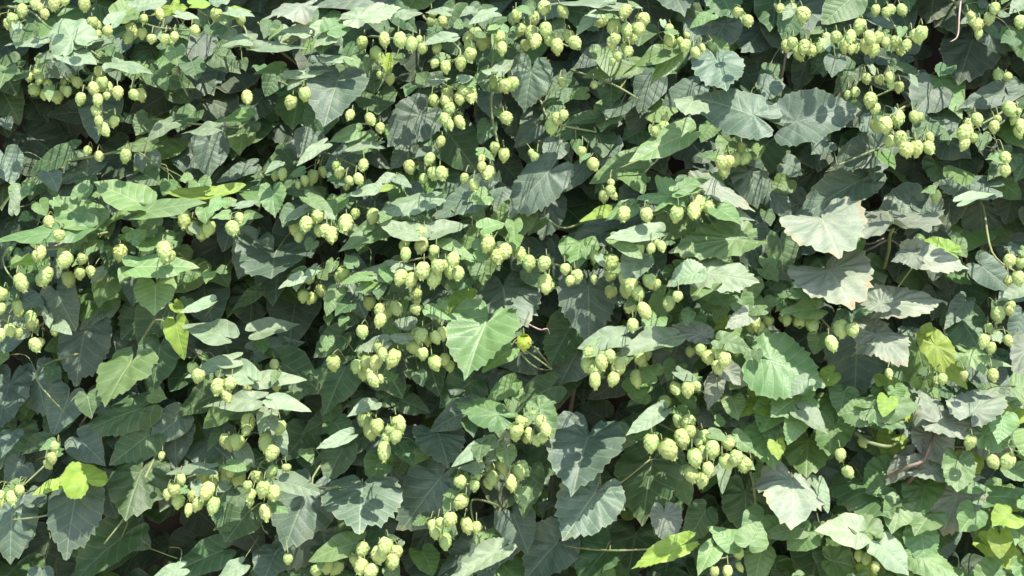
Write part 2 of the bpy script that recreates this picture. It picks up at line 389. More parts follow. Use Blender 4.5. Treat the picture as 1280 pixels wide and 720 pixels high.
# leaves: base x y, tip x y, width, tilt of the blade (0 hanging upright, 90 flat), colour (l, p sunlit tones; b, d shade tones) [shape]
LEAVES = """
94 54 66 12 62 50 p B
95 55 122 34 40 50 p B
52 53 8 55 14 68 p
78 72 40 66 20 62 p
82 66 122 78 28 55 p
143 86 150 66 34 50 p
145 80 192 91 16 66 p
22 76 -5 92 30 45 g
92 80 12 93 30 35 b
120 48 152 64 26 45 g
246 44 248 84 52 15 b
190 90 243 108 36 30 g
165 76 198 90 26 30 g
310 50 276 50 20 60 p
302 54 318 36 24 45 p
265 65 302 92 34 20 g
185 147 172 170 32 25 g
215 153 186 170 24 55 p
270 160 228 165 18 60 p
230 140 224 166 34 25 g
310 145 262 150 18 60 v
272 160 306 180 34 25 b
22 98 12 152 46 15 d B
105 140 60 143 32 20 d
75 118 90 176 62 10 d B
300 100 256 122 62 10 d B
212 115 165 146 44 12 d
215 112 239 130 28 22 g
215 14 218 -8 34 50 y L
240 6 262 2 18 50 y
225 12 190 18 14 45 y
140 30 152 8 24 45 p
150 20 175 -4 36 40 v
165 30 150 12 30 25 g
172 10 205 -5 26 55 p
222 18 248 22 12 60 p
290 14 312 8 14 60 y
255 15 258 38 16 20 g
268 4 285 -4 20 60 p
285 14 318 20 14 62 p
5 8 2 34 22 15 d
30 32 52 52 30 20 g
20 30 28 45 12 50 p
385 6 328 20 30 60 p R
480 -4 398 8 24 25 b
378 38 402 16 44 42 p B
383 42 352 36 18 58 p
412 38 440 18 32 50 l
440 24 497 6 30 58 p B
502 20 527 8 16 55 p
560 15 530 8 14 55 p
322 60 385 62 14 66 p
415 45 394 58 22 50 p
405 75 442 72 12 62 p
395 78 438 70 18 48 b
365 96 415 86 14 62 p
352 85 318 92 16 45 v
345 95 334 120 32 28 g
377 95 361 109 18 52 p
424 94 413 144 80 42 b B F.30
470 118 476 146 54 42 g
406 138 384 174 46 20 g
532 138 488 182 64 20 b B F.22
547 98 503 109 18 40 g
546 107 507 128 16 45 b
540 103 562 95 14 55 p
575 100 592 96 14 50 p
610 116 616 147 36 38 b
611 155 601 180 26 20 g
614 90 603 81 20 50 p
622 90 641 72 18 40 p
592 18 558 52 26 28 b
566 47 526 55 14 52 p
560 54 582 68 22 30 g
618 15 588 26 18 58 p
592 12 576 20 12 55 p
350 145 378 182 62 12 d B
520 66 500 98 52 14 d
482 70 488 92 18 28 y
448 164 414 178 22 46 l
455 170 470 190 30 30 g
465 74 470 116 42 18 g
440 62 425 90 32 20 d
470 22 520 30 22 30 g
495 12 520 40 30 20 g
340 165 330 190 40 15 d
600 95 640 120 40 15 d
755 3 683 2 14 68 p
755 10 802 5 16 68 p
770 14 740 12 12 60 p
832 -22 852 16 72 22 b B
900 -10 912 22 52 18 g B
690 28 700 54 32 18 g
744 18 721 41 15 58 p
740 30 728 58 32 18 d
805 34 798 57 38 18 g
908 24 886 69 52 22 b B
892 50 912 68 22 25 v B
872 30 864 51 36 35 b
890 18 862 30 18 50 l
840 60 780 91 18 50 v
848 62 814 105 28 20 l
757 66 718 84 28 38 b
792 82 730 92 22 28 v
785 92 752 106 14 45 b
764 102 763 135 35 18 g
816 97 800 141 44 22 b
872 106 828 130 36 35 b B
868 124 855 143 46 50 p B
802 130 789 169 38 18 b
778 128 757 151 38 40 b
750 146 711 153 16 32 g
770 144 740 168 28 22 b
735 150 688 179 28 28 g
702 138 671 149 15 40 g
715 108 677 136 28 25 g
702 104 670 118 14 40 g
745 164 756 188 46 25 g
670 158 643 182 28 15 b
665 82 656 137 58 18 b B F.20
733 116 712 120 18 18 v
895 70 903 114 70 40 b B F.28
925 82 948 112 34 18 d
952 148 874 114 64 36 b B F.30
984 156 1068 128 70 20 b B F.30
965 90 955 142 30 15 g
640 60 655 75 20 20 g
990 18 979 56 36 15 g
1065 -4 1028 30 52 20 g
1052 30 1023 40 15 40 g
1090 24 1127 38 15 38 b
1195 -20 1186 45 82 15 d B
1232 8 1216 82 84 10 d B
1242 66 1192 106 62 12 d B
1115 82 1020 77 28 40 d R
1008 76 995 115 32 15 d
1068 86 1043 118 30 18 g
1118 80 1149 92 12 30 g
1168 110 1138 143 56 26 b
1264 112 1193 137 28 38 b
1172 144 1182 171 48 28 b
1275 106 1270 132 34 25 b
1236 34 1251 51 14 25 g
1222 2 1212 24 28 20 g
1284 0 1260 16 22 52 p
1282 66 1252 88 24 20 d
1130 30 1110 50 28 15 d
1150 120 1180 118 20 15 d
1105 190 1085 205 20 10 d
15 178 35 200 24 15 d
5 192 20 232 42 22 b
92 188 36 215 32 32 g
123 204 74 231 26 28 b
182 194 196 224 34 15 b
190 180 150 186 18 40 v
242 172 195 199 28 28 d
262 174 265 220 47 18 b
240 194 214 236 38 12 d
316 207 275 224 22 36 b
18 263 18 231 15 20 p
30 252 8 304 64 18 d B
98 246 106 222 22 42 l
176 254 113 226 40 56 l
112 279 60 245 46 52 l
175 266 252 250 24 56 l
176 262 202 262 18 50 l
268 243 206 241 18 58 y
268 244 304 226 18 52 y
222 236 207 220 12 40 v
100 285 -4 299 22 62 l
45 325 6 332 10 58 y
10 318 18 302 8 30 v
165 258 134 282 16 48 v
168 334 244 330 32 52 l
190 308 178 338 28 18 g
140 308 150 348 32 18 g
292 296 232 332 54 22 d B
322 298 300 348 54 18 b
298 330 238 352 42 15 d
255 260 262 278 24 45 l
276 250 264 263 20 50 l
280 255 294 248 16 50 l
296 258 320 250 11 58 p
286 268 267 272 13 58 l
298 281 309 264 15 45 l
120 300 100 318 24 40 l
80 292 60 282 26 45 l
90 290 110 300 20 45 p
165 300 180 286 22 40 l
155 292 180 302 18 50 v
205 290 190 305 22 18 g
28 315 40 345 22 25 g
62 340 82 352 20 25 b
450 184 407 212 34 45 b
405 180 374 202 18 56 p
388 176 342 206 28 28 b
350 204 334 216 11 60 p
322 178 328 234 19 10 d
472 181 428 184 10 60 p
512 184 489 213 28 28 b
542 190 511 197 14 48 b
458 193 488 208 20 38 b
572 184 548 204 22 12 d
535 203 530 229 21 14 g
616 187 605 207 19 18 g
470 236 429 245 14 58 p
464 241 493 229 11 52 y
495 222 514 231 13 50 p
492 222 470 228 14 55 p
492 234 470 256 22 18 d
340 236 346 268 36 44 l B
355 232 400 241 24 40 g
384 246 416 263 18 52 l
422 258 466 262 26 35 g
381 262 355 278 13 58 p
396 262 421 273 14 55 p
540 246 477 262 26 56 p B
515 234 530 252 22 25 b
610 238 540 271 42 34 b B F.27
490 264 542 276 16 28 v
524 295 470 277 26 58 p
482 284 430 310 30 40 l
540 291 585 277 24 54 p
604 286 632 276 22 54 l
612 288 568 312 26 30 v
555 303 592 318 15 52 l
343 312 350 344 98 46 b B F.24
642 260 610 284 28 20 v
442 332 431 317 17 40 l
492 342 449 335 28 45 p
494 336 521 330 12 52 p
376 346 351 359 15 55 p
600 318 605 356 42 14 v
622 240 645 270 30 20 b
625 200 660 240 40 15 d
460 345 425 350 14 55 l
470 352 445 365 20 40 l
395 335 378 352 14 40 p
860 166 786 203 36 52 l
858 160 830 184 30 40 v
800 198 740 224 36 32 v
690 180 661 197 22 16 g
760 176 752 206 42 18 b
692 208 638 264 58 32 b B F.24
736 204 706 236 28 28 b
690 248 678 294 44 32 b B
656 260 645 302 38 18 v
772 278 712 314 46 42 b B
760 264 724 276 14 40 y
800 272 754 286 24 44 b
822 290 758 298 20 58 p
790 258 758 275 24 40 l
850 245 798 246 42 48 l L
845 240 880 232 20 50 l
850 236 890 214 16 56 l
874 228 942 262 28 48 p R
895 261 942 273 22 28 p
866 217 828 226 14 25 d
922 197 874 190 22 30 g
925 189 956 206 26 22 b
935 208 946 257 52 18 b B
860 282 828 302 18 30 v
932 298 840 306 44 48 l R
858 324 926 333 30 34 v B
874 340 944 352 42 54 p B
874 341 834 351 30 52 p B
932 278 952 340 56 18 b R
800 322 784 347 42 44 p B
768 300 802 320 22 50 l
725 303 720 332 52 18 v
660 338 675 360 26 18 g
1106 182 1036 210 46 24 b B
1146 198 1130 250 54 14 d B
1202 186 1190 218 62 12 d B
1032 202 984 242 54 14 d R
1082 222 996 268 54 28 b B
1027 268 1030 310 108 56 p R F.30
1114 284 1128 250 122 58 p R F.31
1140 318 1208 330 40 50 p R F.30
1146 318 1116 324 30 52 p R
1190 316 1150 298 24 40 y B
1034 332 1046 372 106 48 p R F.30
1238 234 1174 224 34 42 b B
1202 252 1246 238 15 58 p
1225 246 1228 312 60 14 d R
1272 222 1256 278 54 12 d B
1224 330 1262 362 42 22 b
1284 288 1242 308 26 28 d
1065 298 1070 322 32 28 v
975 298 980 348 44 14 g
958 234 986 272 32 28 b R
1264 193 1234 224 32 28 g
1284 200 1268 225 30 25 g
194 354 199 393 55 40 l
136 343 128 382 38 20 v
70 363 92 410 54 15 b
28 372 62 392 32 30 b
107 404 98 474 70 24 b B
137 378 103 412 32 15 b
200 383 178 430 52 14 g
176 376 148 418 54 12 d
165 448 143 500 76 42 l B
200 430 194 486 52 18 g
220 403 232 447 34 20 y
218 380 232 392 16 30 y
282 421 221 403 32 54 p
312 472 261 448 28 54 p
292 450 233 464 20 58 p
322 500 257 506 24 54 p
267 494 223 516 38 34 g
286 508 254 532 32 28 v
44 462 62 514 62 34 b B
12 472 6 536 62 36 b B
87 493 70 540 52 22 b
182 508 102 538 48 22 g B
226 520 190 552 42 18 b
264 377 227 391 15 56 p
322 363 294 387 18 20 g
250 360 275 390 40 18 d
280 380 300 405 40 15 d
320 415 370 402 26 44 p
318 440 376 425 28 34 b
323 476 380 467 21 58 p
340 500 388 507 19 56 p
352 453 402 487 54 20 g
370 393 392 442 62 10 d B
427 418 393 447 36 20 g
442 426 430 454 32 20 g
432 458 408 512 54 24 g
421 363 409 390 26 42 l
452 384 429 413 22 18 g
512 358 478 387 32 28 g
516 405 490 404 17 54 p
511 425 484 420 15 52 p
481 428 445 437 19 50 p
484 427 492 447 26 42 l
535 387 565 394 17 48 l
592 373 558 390 42 28 y B
611 397 584 460 92 38 l B F.29
637 438 603 462 26 48 l
628 352 636 405 92 14 b B
480 498 512 482 28 22 g
500 500 536 513 28 38 g
590 476 553 508 54 24 g
642 478 608 502 26 22 v
630 521 570 499 34 56 l B
592 510 538 532 38 42 b
440 510 472 500 16 45 g
468 505 438 516 17 54 p
422 518 378 542 32 28 g
336 513 328 540 26 40 p
545 430 575 460 36 15 d
380 500 410 530 40 18 d
735 350 737 420 76 22 b B F.22
716 402 688 454 54 18 g B
722 440 698 482 54 18 b
778 420 724 428 30 52 p
840 422 768 440 20 62 p
756 429 728 446 22 50 l
852 422 828 476 64 18 b B
832 474 786 505 36 24 g
800 462 738 498 44 12 d
882 421 844 403 28 38 p R
832 368 812 405 32 10 v B
942 390 907 409 22 48 p R
910 400 892 412 14 30 y
900 425 936 434 24 50 l
898 472 906 508 32 30 b
896 474 884 508 26 28 p R
904 460 932 480 26 40 p R
896 452 890 494 54 15 d B
848 465 872 478 15 52 p
848 488 870 508 22 40 v
692 483 638 510 42 28 g
636 480 656 498 24 30 v
672 506 692 540 34 40 l B
828 513 782 542 22 48 p
878 514 922 526 28 44 b R
952 505 904 508 22 48 y L
952 511 994 499 18 48 y
953 447 1026 472 84 40 l B
953 447 930 440 40 40 l B
800 535 765 562 42 25 g
962 361 992 366 26 48 g
994 368 1030 372 16 54 l
1022 386 976 390 26 48 l
1100 382 1180 366 46 50 p R F.30
1106 380 1072 375 32 50 p R
1096 414 1058 406 40 48 p R F.29
1094 414 1126 447 62 44 p R F.30
1128 420 1158 428 34 30 b R
1072 416 1066 494 84 14 b B
1164 424 1202 482 40 28 y B
1146 428 1160 492 62 18 v B
1156 416 1166 402 16 40 y
1207 376 1179 408 26 28 b
1202 366 1212 434 84 10 d B
1284 361 1247 373 19 54 p
1278 392 1264 424 30 22 b
1284 430 1270 482 44 30 p R
1203 440 1260 456 32 48 l L
1042 466 1018 483 24 28 y
1010 474 984 491 21 50 p
1086 511 1152 503 32 52 l B
1088 513 1050 515 36 44 l B
1088 513 1130 532 28 42 l B
1165 527 1166 486 44 48 p R
1212 518 1252 478 64 40 p R
1212 522 1288 498 32 40 v
1168 528 1238 536 36 48 p R
1000 520 984 548 32 42 l B
1000 514 1032 536 28 56 p
1040 490 1000 500 30 20 d
112 604 78 578 52 46 y B
96 608 88 686 74 28 b B F.24
112 607 160 606 40 34 b B
74 604 45 613 16 46 y
178 583 168 634 82 20 g B F.2
165 634 126 672 42 24 b B
163 636 202 611 18 30 b B
15 630 16 700 64 18 b B F.22
162 664 88 722 54 34 g B
62 668 50 724 64 14 d B
278 688 207 717 40 38 g
226 711 186 724 20 52 p
302 706 272 724 22 52 p
98 548 132 577 44 24 b
187 543 143 577 52 28 g
220 533 220 580 54 18 b
20 533 10 577 62 14 g B
56 549 28 566 22 28 g
30 580 8 602 38 22 b
20 585 45 598 30 25 g
286 613 278 664 46 24 g
312 638 284 674 48 24 g
262 586 208 585 15 58 p
245 605 252 623 15 46 p
284 606 272 614 14 46 p
274 539 261 562 15 25 g
300 560 318 580 24 30 p
110 670 60 690 50 12 d
341 534 360 567 27 38 p
347 600 401 611 26 50 p
388 608 360 674 88 24 b B F.22
428 633 398 668 44 14 d
430 558 408 602 42 24 g
447 549 393 577 34 34 g
437 544 398 559 17 52 p
452 603 456 637 104 42 b B F.24
472 572 448 608 74 12 d B
507 568 494 597 26 18 g
530 566 515 580 24 20 v
545 538 562 568 64 40 b R
558 588 500 662 84 20 b B F.2
632 666 550 716 64 28 b B
627 686 565 719 28 48 p B
662 588 655 642 42 14 g
540 653 510 708 30 16 d
447 678 386 693 32 48 l
438 682 496 670 28 44 g
405 660 330 708 64 16 b B
345 690 330 725 50 18 b
612 553 568 574 20 52 p
600 586 572 584 14 50 p
622 553 610 582 24 28 p
567 618 555 642 20 18 l
642 608 618 640 30 18 g
600 640 560 660 40 12 d
737 540 715 599 100 34 b B F.26
750 608 705 668 84 36 b B F.27
817 568 800 647 92 16 g B F.2
850 600 862 632 30 18 v
692 588 685 664 42 12 d B
640 640 660 690 54 20 b
702 673 658 718 64 32 b B
762 683 722 724 62 24 g B
857 680 792 706 28 44 y B
830 638 835 678 42 30 p R
832 644 820 667 26 22 g
882 638 858 678 42 18 g
932 608 930 664 64 10 g B
922 681 888 660 30 48 l
936 681 952 654 42 50 l
892 684 872 712 26 48 l
952 688 940 728 38 38 l
816 540 788 548 15 46 v
906 584 900 612 13 50 p
918 545 942 562 22 40 l
970 650 945 690 30 30 g
1012 546 1000 582 68 24 v B
986 545 962 567 32 24 v
992 594 984 648 92 48 p R F.28
1012 570 1000 622 92 34 b B
1024 604 1033 637 18 38 p
1090 596 1094 636 114 56 g B
1160 538 1180 578 54 34 p R
1152 585 1238 592 34 44 p R
1142 568 1108 602 32 30 p R
1222 543 1262 577 44 34 p R
1202 610 1174 663 64 28 p R
1252 613 1218 657 44 40 v B
1228 621 1288 620 26 48 l
1282 626 1258 662 44 36 v B
1100 667 1176 654 46 48 l B
1086 667 1058 638 44 48 l B
1074 665 1022 660 38 54 p
1100 680 1132 710 38 44 p
1145 695 1192 713 36 44 l B
1052 683 1035 727 64 24 g
1078 706 1096 722 22 42 y
1232 643 1225 687 34 14 v B
1217 648 1194 718 84 10 d B
1232 680 1278 706 34 44 y B
1002 660 956 666 26 48 l
1025 648 1020 688 44 12 b
1193 605 1238 611 18 54 l
1055 590 1085 600 20 20 g
1270 535 1285 560 30 30 g
1260 585 1285 600 24 44 l
"""
# cones: x y width [length]
CONES = """
28 16 17;18 25 16;54 18 13;68 6 17;104 7 18;115 30 15;132 40 14;162 37 17;180 26 13;163 50 17;178 43 13;190 50 14;207 50 14;198 20 14;218 48 14;240 40 14;272 20 16;299 25 14;44 6 15
44 115 17;59 107 14;70 122 16;78 114 12;115 113 16;127 105 17;103 125 15;122 126 15;147 118 17;174 120 17;118 141 15;122 153 14;126 164 16;144 153 14;37 98 12;52 100 12;85 115 12;308 124 16;95 104 14
480 52 18;498 53 20;516 58 18;530 62 14;548 62 13;466 70 18;455 55 16;556 84 16;575 80 16;590 70 18;588 50 18;605 55 20;625 48 16;627 62 16;618 103 15;630 108 16;641 106 18;630 151 18;366 130 18;380 118 16;540 128 16;558 118 18;575 125 16;588 122 20;563 138 18;555 152 17;570 155 16;580 115 18;440 147 15;459 152 16;475 162 14;553 178 14;540 28 14;552 28 14;487 100 14
645 20 16;655 40 17;668 25 18;681 12 18;663 45 20;672 55 18;682 38 18;695 60 19;714 58 18;700 15 16;755 28 18;768 35 20;786 18 18;803 26 20;782 40 18;796 38 18;764 55 16;771 50 15;787 68 15;770 72 13;836 53 18;848 54 12;859 58 15;867 67 14;838 38 12;933 29 17;688 160 20;695 152 18;705 146 14;816 165 13;830 160 15;700 105 13;742 108 11
975 14 14;990 14 16;1003 20 20;995 68 18;1008 62 20;992 55 14;1030 60 17;1046 48 16;1064 50 18;1058 58 16;1078 34 20;1084 50 18;1094 63 18;1101 48 15;1080 58 16;1125 15 16;1110 18 14;1095 14 14;1122 55 17;1134 60 16;1140 48 17;1153 42 17;1225 35 17;1238 24 17;1245 12 14;1215 28 13;1082 100 15;1098 101 14;1112 98 14;1125 110 15;1113 107 12;1090 128 20;1105 158 20;1123 150 20;1098 152 14;1125 175 20;1141 148 15;1160 174 14;1209 170 22;1219 152 17;1257 139 18;1243 160 17;1247 150 12;1275 160 17;1271 150 12;1247 98 17;1070 118 14;1275 30 18
232 277 20 27;240 285 15;252 295 18;263 286 18;288 288 18;298 275 14;60 280 16;87 329 22;61 347 22;53 317 15;21 355 20;85 350 20;105 325 16;150 318 22;203 317 22 30;215 322 16;128 346 15;100 342 16;75 296 16;115 283 14;122 197 14;158 195 16
354 219 14;393 222 17;380 226 13;425 218 16;433 228 13;445 225 14;455 208 14;510 211 18;541 201 17;539 218 16;550 220 18;613 220 19;592 233 15;582 224 14;630 195 18;603 210 14;367 289 20 27;385 284 20;400 272 20;414 296 19;433 282 20;408 290 16;468 272 20;507 318 16;529 308 19;505 302 12;548 335 20;530 340 22;545 350 22 32;505 350 20;568 327 19;573 343 18;560 340 16;613 307 20;620 325 20;635 317 20;390 350 14;430 343 18;545 315 14;518 352 18
647 320 20;661 330 20;683 331 18;681 354 18;706 337 14;719 347 18;743 320 14;765 330 20;767 345 18;758 330 16;800 313 14;815 313 14;781 271 20;848 270 20;867 268 20;874 257 20 27;806 270 18;755 247 16;762 240 14;900 204 18;912 204 18;905 215 18;922 200 16;935 200 16;738 207 16;671 198 13;728 190 13;780 350 20;790 358 20;810 352 18;825 310 14;742 350 10
1131 190 20;1145 186 18;1157 188 18;1170 246 16;1209 182 16;1255 200 16;1258 215 16;1262 328 18;1272 348 17;1277 330 15
2 388 16;20 385 16;5 370 18;45 408 18;38 405 12;22 418 15;40 433 17;53 430 14;66 415 11;0 420 16;10 415 16;250 471 18;274 485 20;290 482 18;280 495 18;310 485 14;311 530 20 27
393 375 17;380 371 16;416 455 18;452 417 18;478 402 18;475 390 18;462 380 18;492 390 18;525 370 14;516 388 14;528 422 20;512 437 22 25;497 450 20 27;528 444 16;541 424 16;552 418 16;540 455 18;556 452 16;448 460 18;460 455 18;473 455 18;478 445 16;462 477 18;463 470 16;345 482 15;343 457 14;455 528 20;470 535 20;495 532 22;350 535 18
682 362 16;780 365 20;795 370 20;800 392 18 26;791 408 17;836 380 18;848 372 15;655 430 23 22 y;738 457 20;750 455 20;743 476 18;760 447 18;776 460 20 27;770 475 18;795 475 20 25;800 450 18;883 448 18;898 440 20;908 450 18;895 460 18;875 440 16;842 488 16;860 488 18;830 505 18;867 485 14;862 530 20;845 525 16;945 405 18;950 412 16;877 430 14;675 528 16;655 530 18
962 403 14;985 402 14;1012 408 20;1050 412 22;1036 432 20;1246 395 20;1258 390 14;1245 420 15;1232 428 17;1257 428 15;1240 470 16;1205 470 12;1110 468 12;1178 475 14
287 557 20;298 553 20;311 541 14;203 571 11;63 573 15;72 560 14;57 582 14;24 614 14;12 625 17;3 620 12;218 614 18;224 628 20;240 622 18;251 632 18;265 618 20 31;270 635 18 29;255 594 20;267 600 16;280 590 18;300 600 20 27;316 620 16;310 608 14;225 600 14;290 592 14
332 555 20 27;345 570 20 25;345 592 16;342 618 20;330 612 20;330 642 18 25;462 540 20;480 566 20 29;497 547 18;455 688 18;475 695 24;485 685 22;445 700 18;410 710 20;425 712 20;455 712 20;470 717 20;360 700 14;572 605 18;592 608 17;582 631 20;616 600 20;637 605 18;612 587 14;625 585 18;563 651 20;542 667 16;556 677 20;581 658 18;548 655 14
645 592 18;828 565 26;815 555 22;849 550 24;863 540 18;878 548 18;865 575 22 29;878 566 16;891 563 22;903 580 20;922 574 20;938 584 18;861 595 20;884 588 18;879 601 18;893 715 14;910 715 14;922 692 16;660 545 16;645 540 18;680 540 18;668 552 16
1055 592 16;1050 570 16;1075 555 14;1215 555 18;1237 580 18;1265 580 22;1085 700 14;1095 710 14;1075 695 14
"""
GAPS = [(225, 655, 42), (868, 622, 20), (165, 150, 18), (90, 170, 14), (15, 185, 16), (620, 210, 18), (1155, 82, 16), (690, 70, 16), (775, 575, 16), (745, 505, 30), (520, 655, 20), (215, 470, 22), (1250, 600, 10),
        (30, 440, 14), (1075, 300, 20), (130, 565, 10), (1110, 400, 14), (845, 205, 14), (515, 490, 12), (985, 680, 18), (400, 590, 10), (420, 315, 12), (1025, 105, 10), (850, 95, 14), (730, 610, 10)]
MIX = "leaf"
def d_of_leaf(e, col, w):
    base = {'d': .07, 'b': .15, 'g': .16, 'v': .21, 'l': .27, 'p': .275, 'q': .275, 'y': .25}[col]
    return base + (.05 if e >= 50 else .025 if e >= 40 else 0) + rng.uniform(-.022, .022)

def place_leaf(parent, bx, by, tx, ty, w, e, col, shape, d=None):
    d = d_of_leaf(e, col, w) if d is None else d
    q = .09 if shape == 's' else .14
    bx, by = bx+q*(tx-bx), by+q*(ty-by); e *= .84
    b = at(bx, by, d); f = (D-d)/D*S
    ax, az = (tx-bx)*f, -(ty-by)*f
    if shape in 'BR' and e > 38 and az < 0: az *= .82
    if shape == 'R' and col == 'p': col = 'q'
    l2 = math.hypot(ax, az)
    er = math.radians(e+rng.uniform(-5, 5)); ph = rng.uniform(-.25, .25)
    n = Vector((math.sin(ph)*math.cos(er), -math.cos(ph)*math.cos(er), math.sin(er)))
    ay = -(ax*n.x+az*n.z)/n.y
    ay = max(-1.5*l2, min(1.5*l2, ay))
    a = Vector((ax, ay, az)); L = a.length; a.normalize()
    n = (n-a*n.dot(a)).normalized(); X = a.cross(n).normalized()
    perp = Vector((-az, 0, ax))/l2
    wp = max(.35, abs(X.dot(perp)))
    W = w*f/wp
    if W > 1.3*L and abs(az) > .6*l2:                    # wider than it looks long: the blade is tilted more than given
        L = min(W/1.22, 3.2*l2); a = Vector((ax, -math.copysign(math.sqrt(max(0, L*L-l2*l2)), -az), az)).normalized()
        u = Vector((math.sin(ph), -math.cos(ph)*.6, 1)); n = (u-a*u.dot(a)).normalized()
        if n.y > -.1: n = (n+Vector((0, -.4, 0))); n = (n-a*n.dot(a)).normalized()
        X = a.cross(n).normalized()
    W = max(.5*L, min(1.5*L, W))
    L *= 1.04
    o = link(MIX, leaf_data(shape, col), parent)
    M = Matrix((X, a, n)).transposed().to_4x4() @ Matrix.Diagonal((W, L, (W+L)/2, 1)); M.translation = b
    o.matrix_basis = M
    o['_base'] = 1
    return o, b, a, n

def seg_dist(p, poly):
    best = (1e9, 0, 0)
    for i in range(len(poly)-1):
        (x0, y0), (x1, y1) = poly[i], poly[i+1]; dx, dy = x1-x0, y1-y0
        t = max(0, min(1, ((p[0]-x0)*dx+(p[1]-y0)*dy)/(dx*dx+dy*dy)))
        q = math.hypot(p[0]-x0-dx*t, p[1]-y0-dy*t)
        if q < best[0]: best = (q, i, t)
    return best

# ---- shoots: an empty where each stem leaves the mass, its stem, then leaves and cones on the nearest stem
shoots = []
for ln in SHOOTS.strip().splitlines():
    lab, poly = ln.split('|'); poly = [tuple(map(float, q.split(','))) for q in poly.split()]
    n = len(poly); pts = []
    for i, (x, y) in enumerate(poly):
        t = i/(n-1); pts.append(at(x, y, .13+.11*math.sin(t*1.9)+rng.uniform(-.01, .01)))
    root = bpy.data.objects.new('hop_shoot', None); root.empty_display_size = .03; C.objects.link(root)
    start = Vector((pts[0].x+rng.uniform(-.05, .05), -.02, pts[0].z-rng.uniform(.0, .08)))
    root.location = start
    root['label'] = lab.strip(); root['category'] = 'hop shoot'; root['group'] = 'hop shoots hanging out of the vine wall'
    shoots.append(dict(root=root, poly=poly, pts=pts, stalk=Tubes(), start=start, used=0))
bpy.context.view_layer.update()
def owner(x, y, slack=0):
    return min(range(len(shoots)), key=lambda i: seg_dist((x, y), shoots[i]['poly'])[0])
def join_stem(sh, x, y):
    _, i, t = seg_dist((x, y), sh['poly']); return sh['pts'][i].lerp(sh['pts'][i+1], t)

leaf_rows = []
for ln in LEAVES.strip().splitlines():
    q = ln.split(); bx, by, tx, ty, w, e = map(float, q[:6]); col = q[6]; near = [float(z[1:]) for z in q if z[0] == 'F']
    shape = q[7] if len(q) > 7 and q[7][0] != 'F' else 's'
    leaf_rows.append((bx, by, tx, ty, w, e, col, shape, near[0] if near else None))
n_annot = len(leaf_rows)
cone_rows = []
for c in CONES.replace('\n', ';').split(';'):
    q = c.split()
    if not q: continue
    x, y, w = map(float, q[:3]); l = float(q[3]) if len(q) > 3 else w*rng.uniform(1.08, 1.28)
    cone_rows.append((x, y, w, l, 'y' if 'y' in q else 'c', 0))
for c in list(cone_rows):                                   # more cones half hidden behind the front ones
    if rng.random() < .42 and c[4] == 'c':
        a = rng.uniform(0, 6.3); r = c[2]*rng.uniform(.55, .95)
        cone_rows.append((c[0]+r*math.cos(a), c[1]+r*.8*math.sin(a)-2, c[2]*rng.uniform(.7, .95), c[2]*rng.uniform(.8, 1.1), 'c', 1))
for c in list(cone_rows):                                   # little leaves among the cones
    if rng.random() < .5:
        a = rng.uniform(0, 6.3); L = rng.uniform(13, 25)
        x, y = c[0]+rng.uniform(-14, 14), c[1]-rng.uniform(6, 18)
        leaf_rows.append((x, y, x+L*math.cos(a), y+abs(L*math.sin(a))*.7, L*.62, rng.choice((20, 35, 50, 58)), rng.choice('gggllvp'), 's', None))

LUSH = [(940, 480, 1290, 725, 210, 'lllvvvly', 18, 52), (820, 215, 960, 410, 45, 'lllv', 18, 40), (0, 225, 325, 345, 55, 'llvv', 14, 34), (330, 225, 660, 350, 60, 'lllvg', 14, 32),
        (380, 330, 600, 470, 50, 'lgvl', 12, 26), (0, 0, 640, 110, 80, 'pllgg', 14, 32), (700, 380, 960, 560, 60, 'lgvl', 14, 36), (200, 440, 420, 660, 50, 'lglp', 14, 32), (560, 500, 720, 640, 24, 'llgv', 14, 30),
        (0, 0, 1280, 720, 330, 'gggbbvvl', 18, 40)]
BIG = [((q[0]+q[2])/2, (q[1]+q[3])/2, q[4]*.5) for q in leaf_rows[:n_annot] if q[4] > 50 or q[6] == 'y']+[(1140, 582, 34), (40, 20, 22), (1100, 552, 22)]
for (x0, y0, x1, y1, nn, cc, l0, l1) in LUSH:                 # the smaller leaves of the leafy places
    for _ in range(nn):
        L = rng.uniform(l0, l1); x, y = rng.uniform(x0, x1), rng.uniform(y0, y1); a = rng.gauss(math.pi/2, 1.0)
        if any(math.hypot(x-gx, y-gy) < gr+10 for gx, gy, gr in GAPS) or any(abs(x-c[0]) < 9 and abs(y+L*.3-c[1]) < 11 for c in cone_rows): continue
        if rng.random() < .85 and any(math.hypot(x-gx, y+L*.4-gy) < gr for gx, gy, gr in BIG): continue
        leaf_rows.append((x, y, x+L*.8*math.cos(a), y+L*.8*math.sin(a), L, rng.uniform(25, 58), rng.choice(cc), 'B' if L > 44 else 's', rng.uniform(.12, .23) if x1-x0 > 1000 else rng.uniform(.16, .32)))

for k, row in enumerate(leaf_rows):
    bx, by, tx, ty, w, e, col, shape, near = row
    sh = shoots[owner(bx*.7+tx*.3, by*.7+ty*.3)]
    o, b, a, n = place_leaf(sh['root'], bx, by, tx, ty, w, e, col, shape, near)
    s = join_stem(sh, bx, by)
    gap = s-b
    if gap.length > .07: s = b+gap.normalized()*.05+Vector((0, .07, 0))
    midp = (s+b)/2 - a*.008 + Vector((0, .018, .006))
    sh['stalk'].add(curve([s, midp, b], 4), .0007 if w < 45 else .001, .0006 if w < 45 else .0012, 4)
    sh['used'] += 1

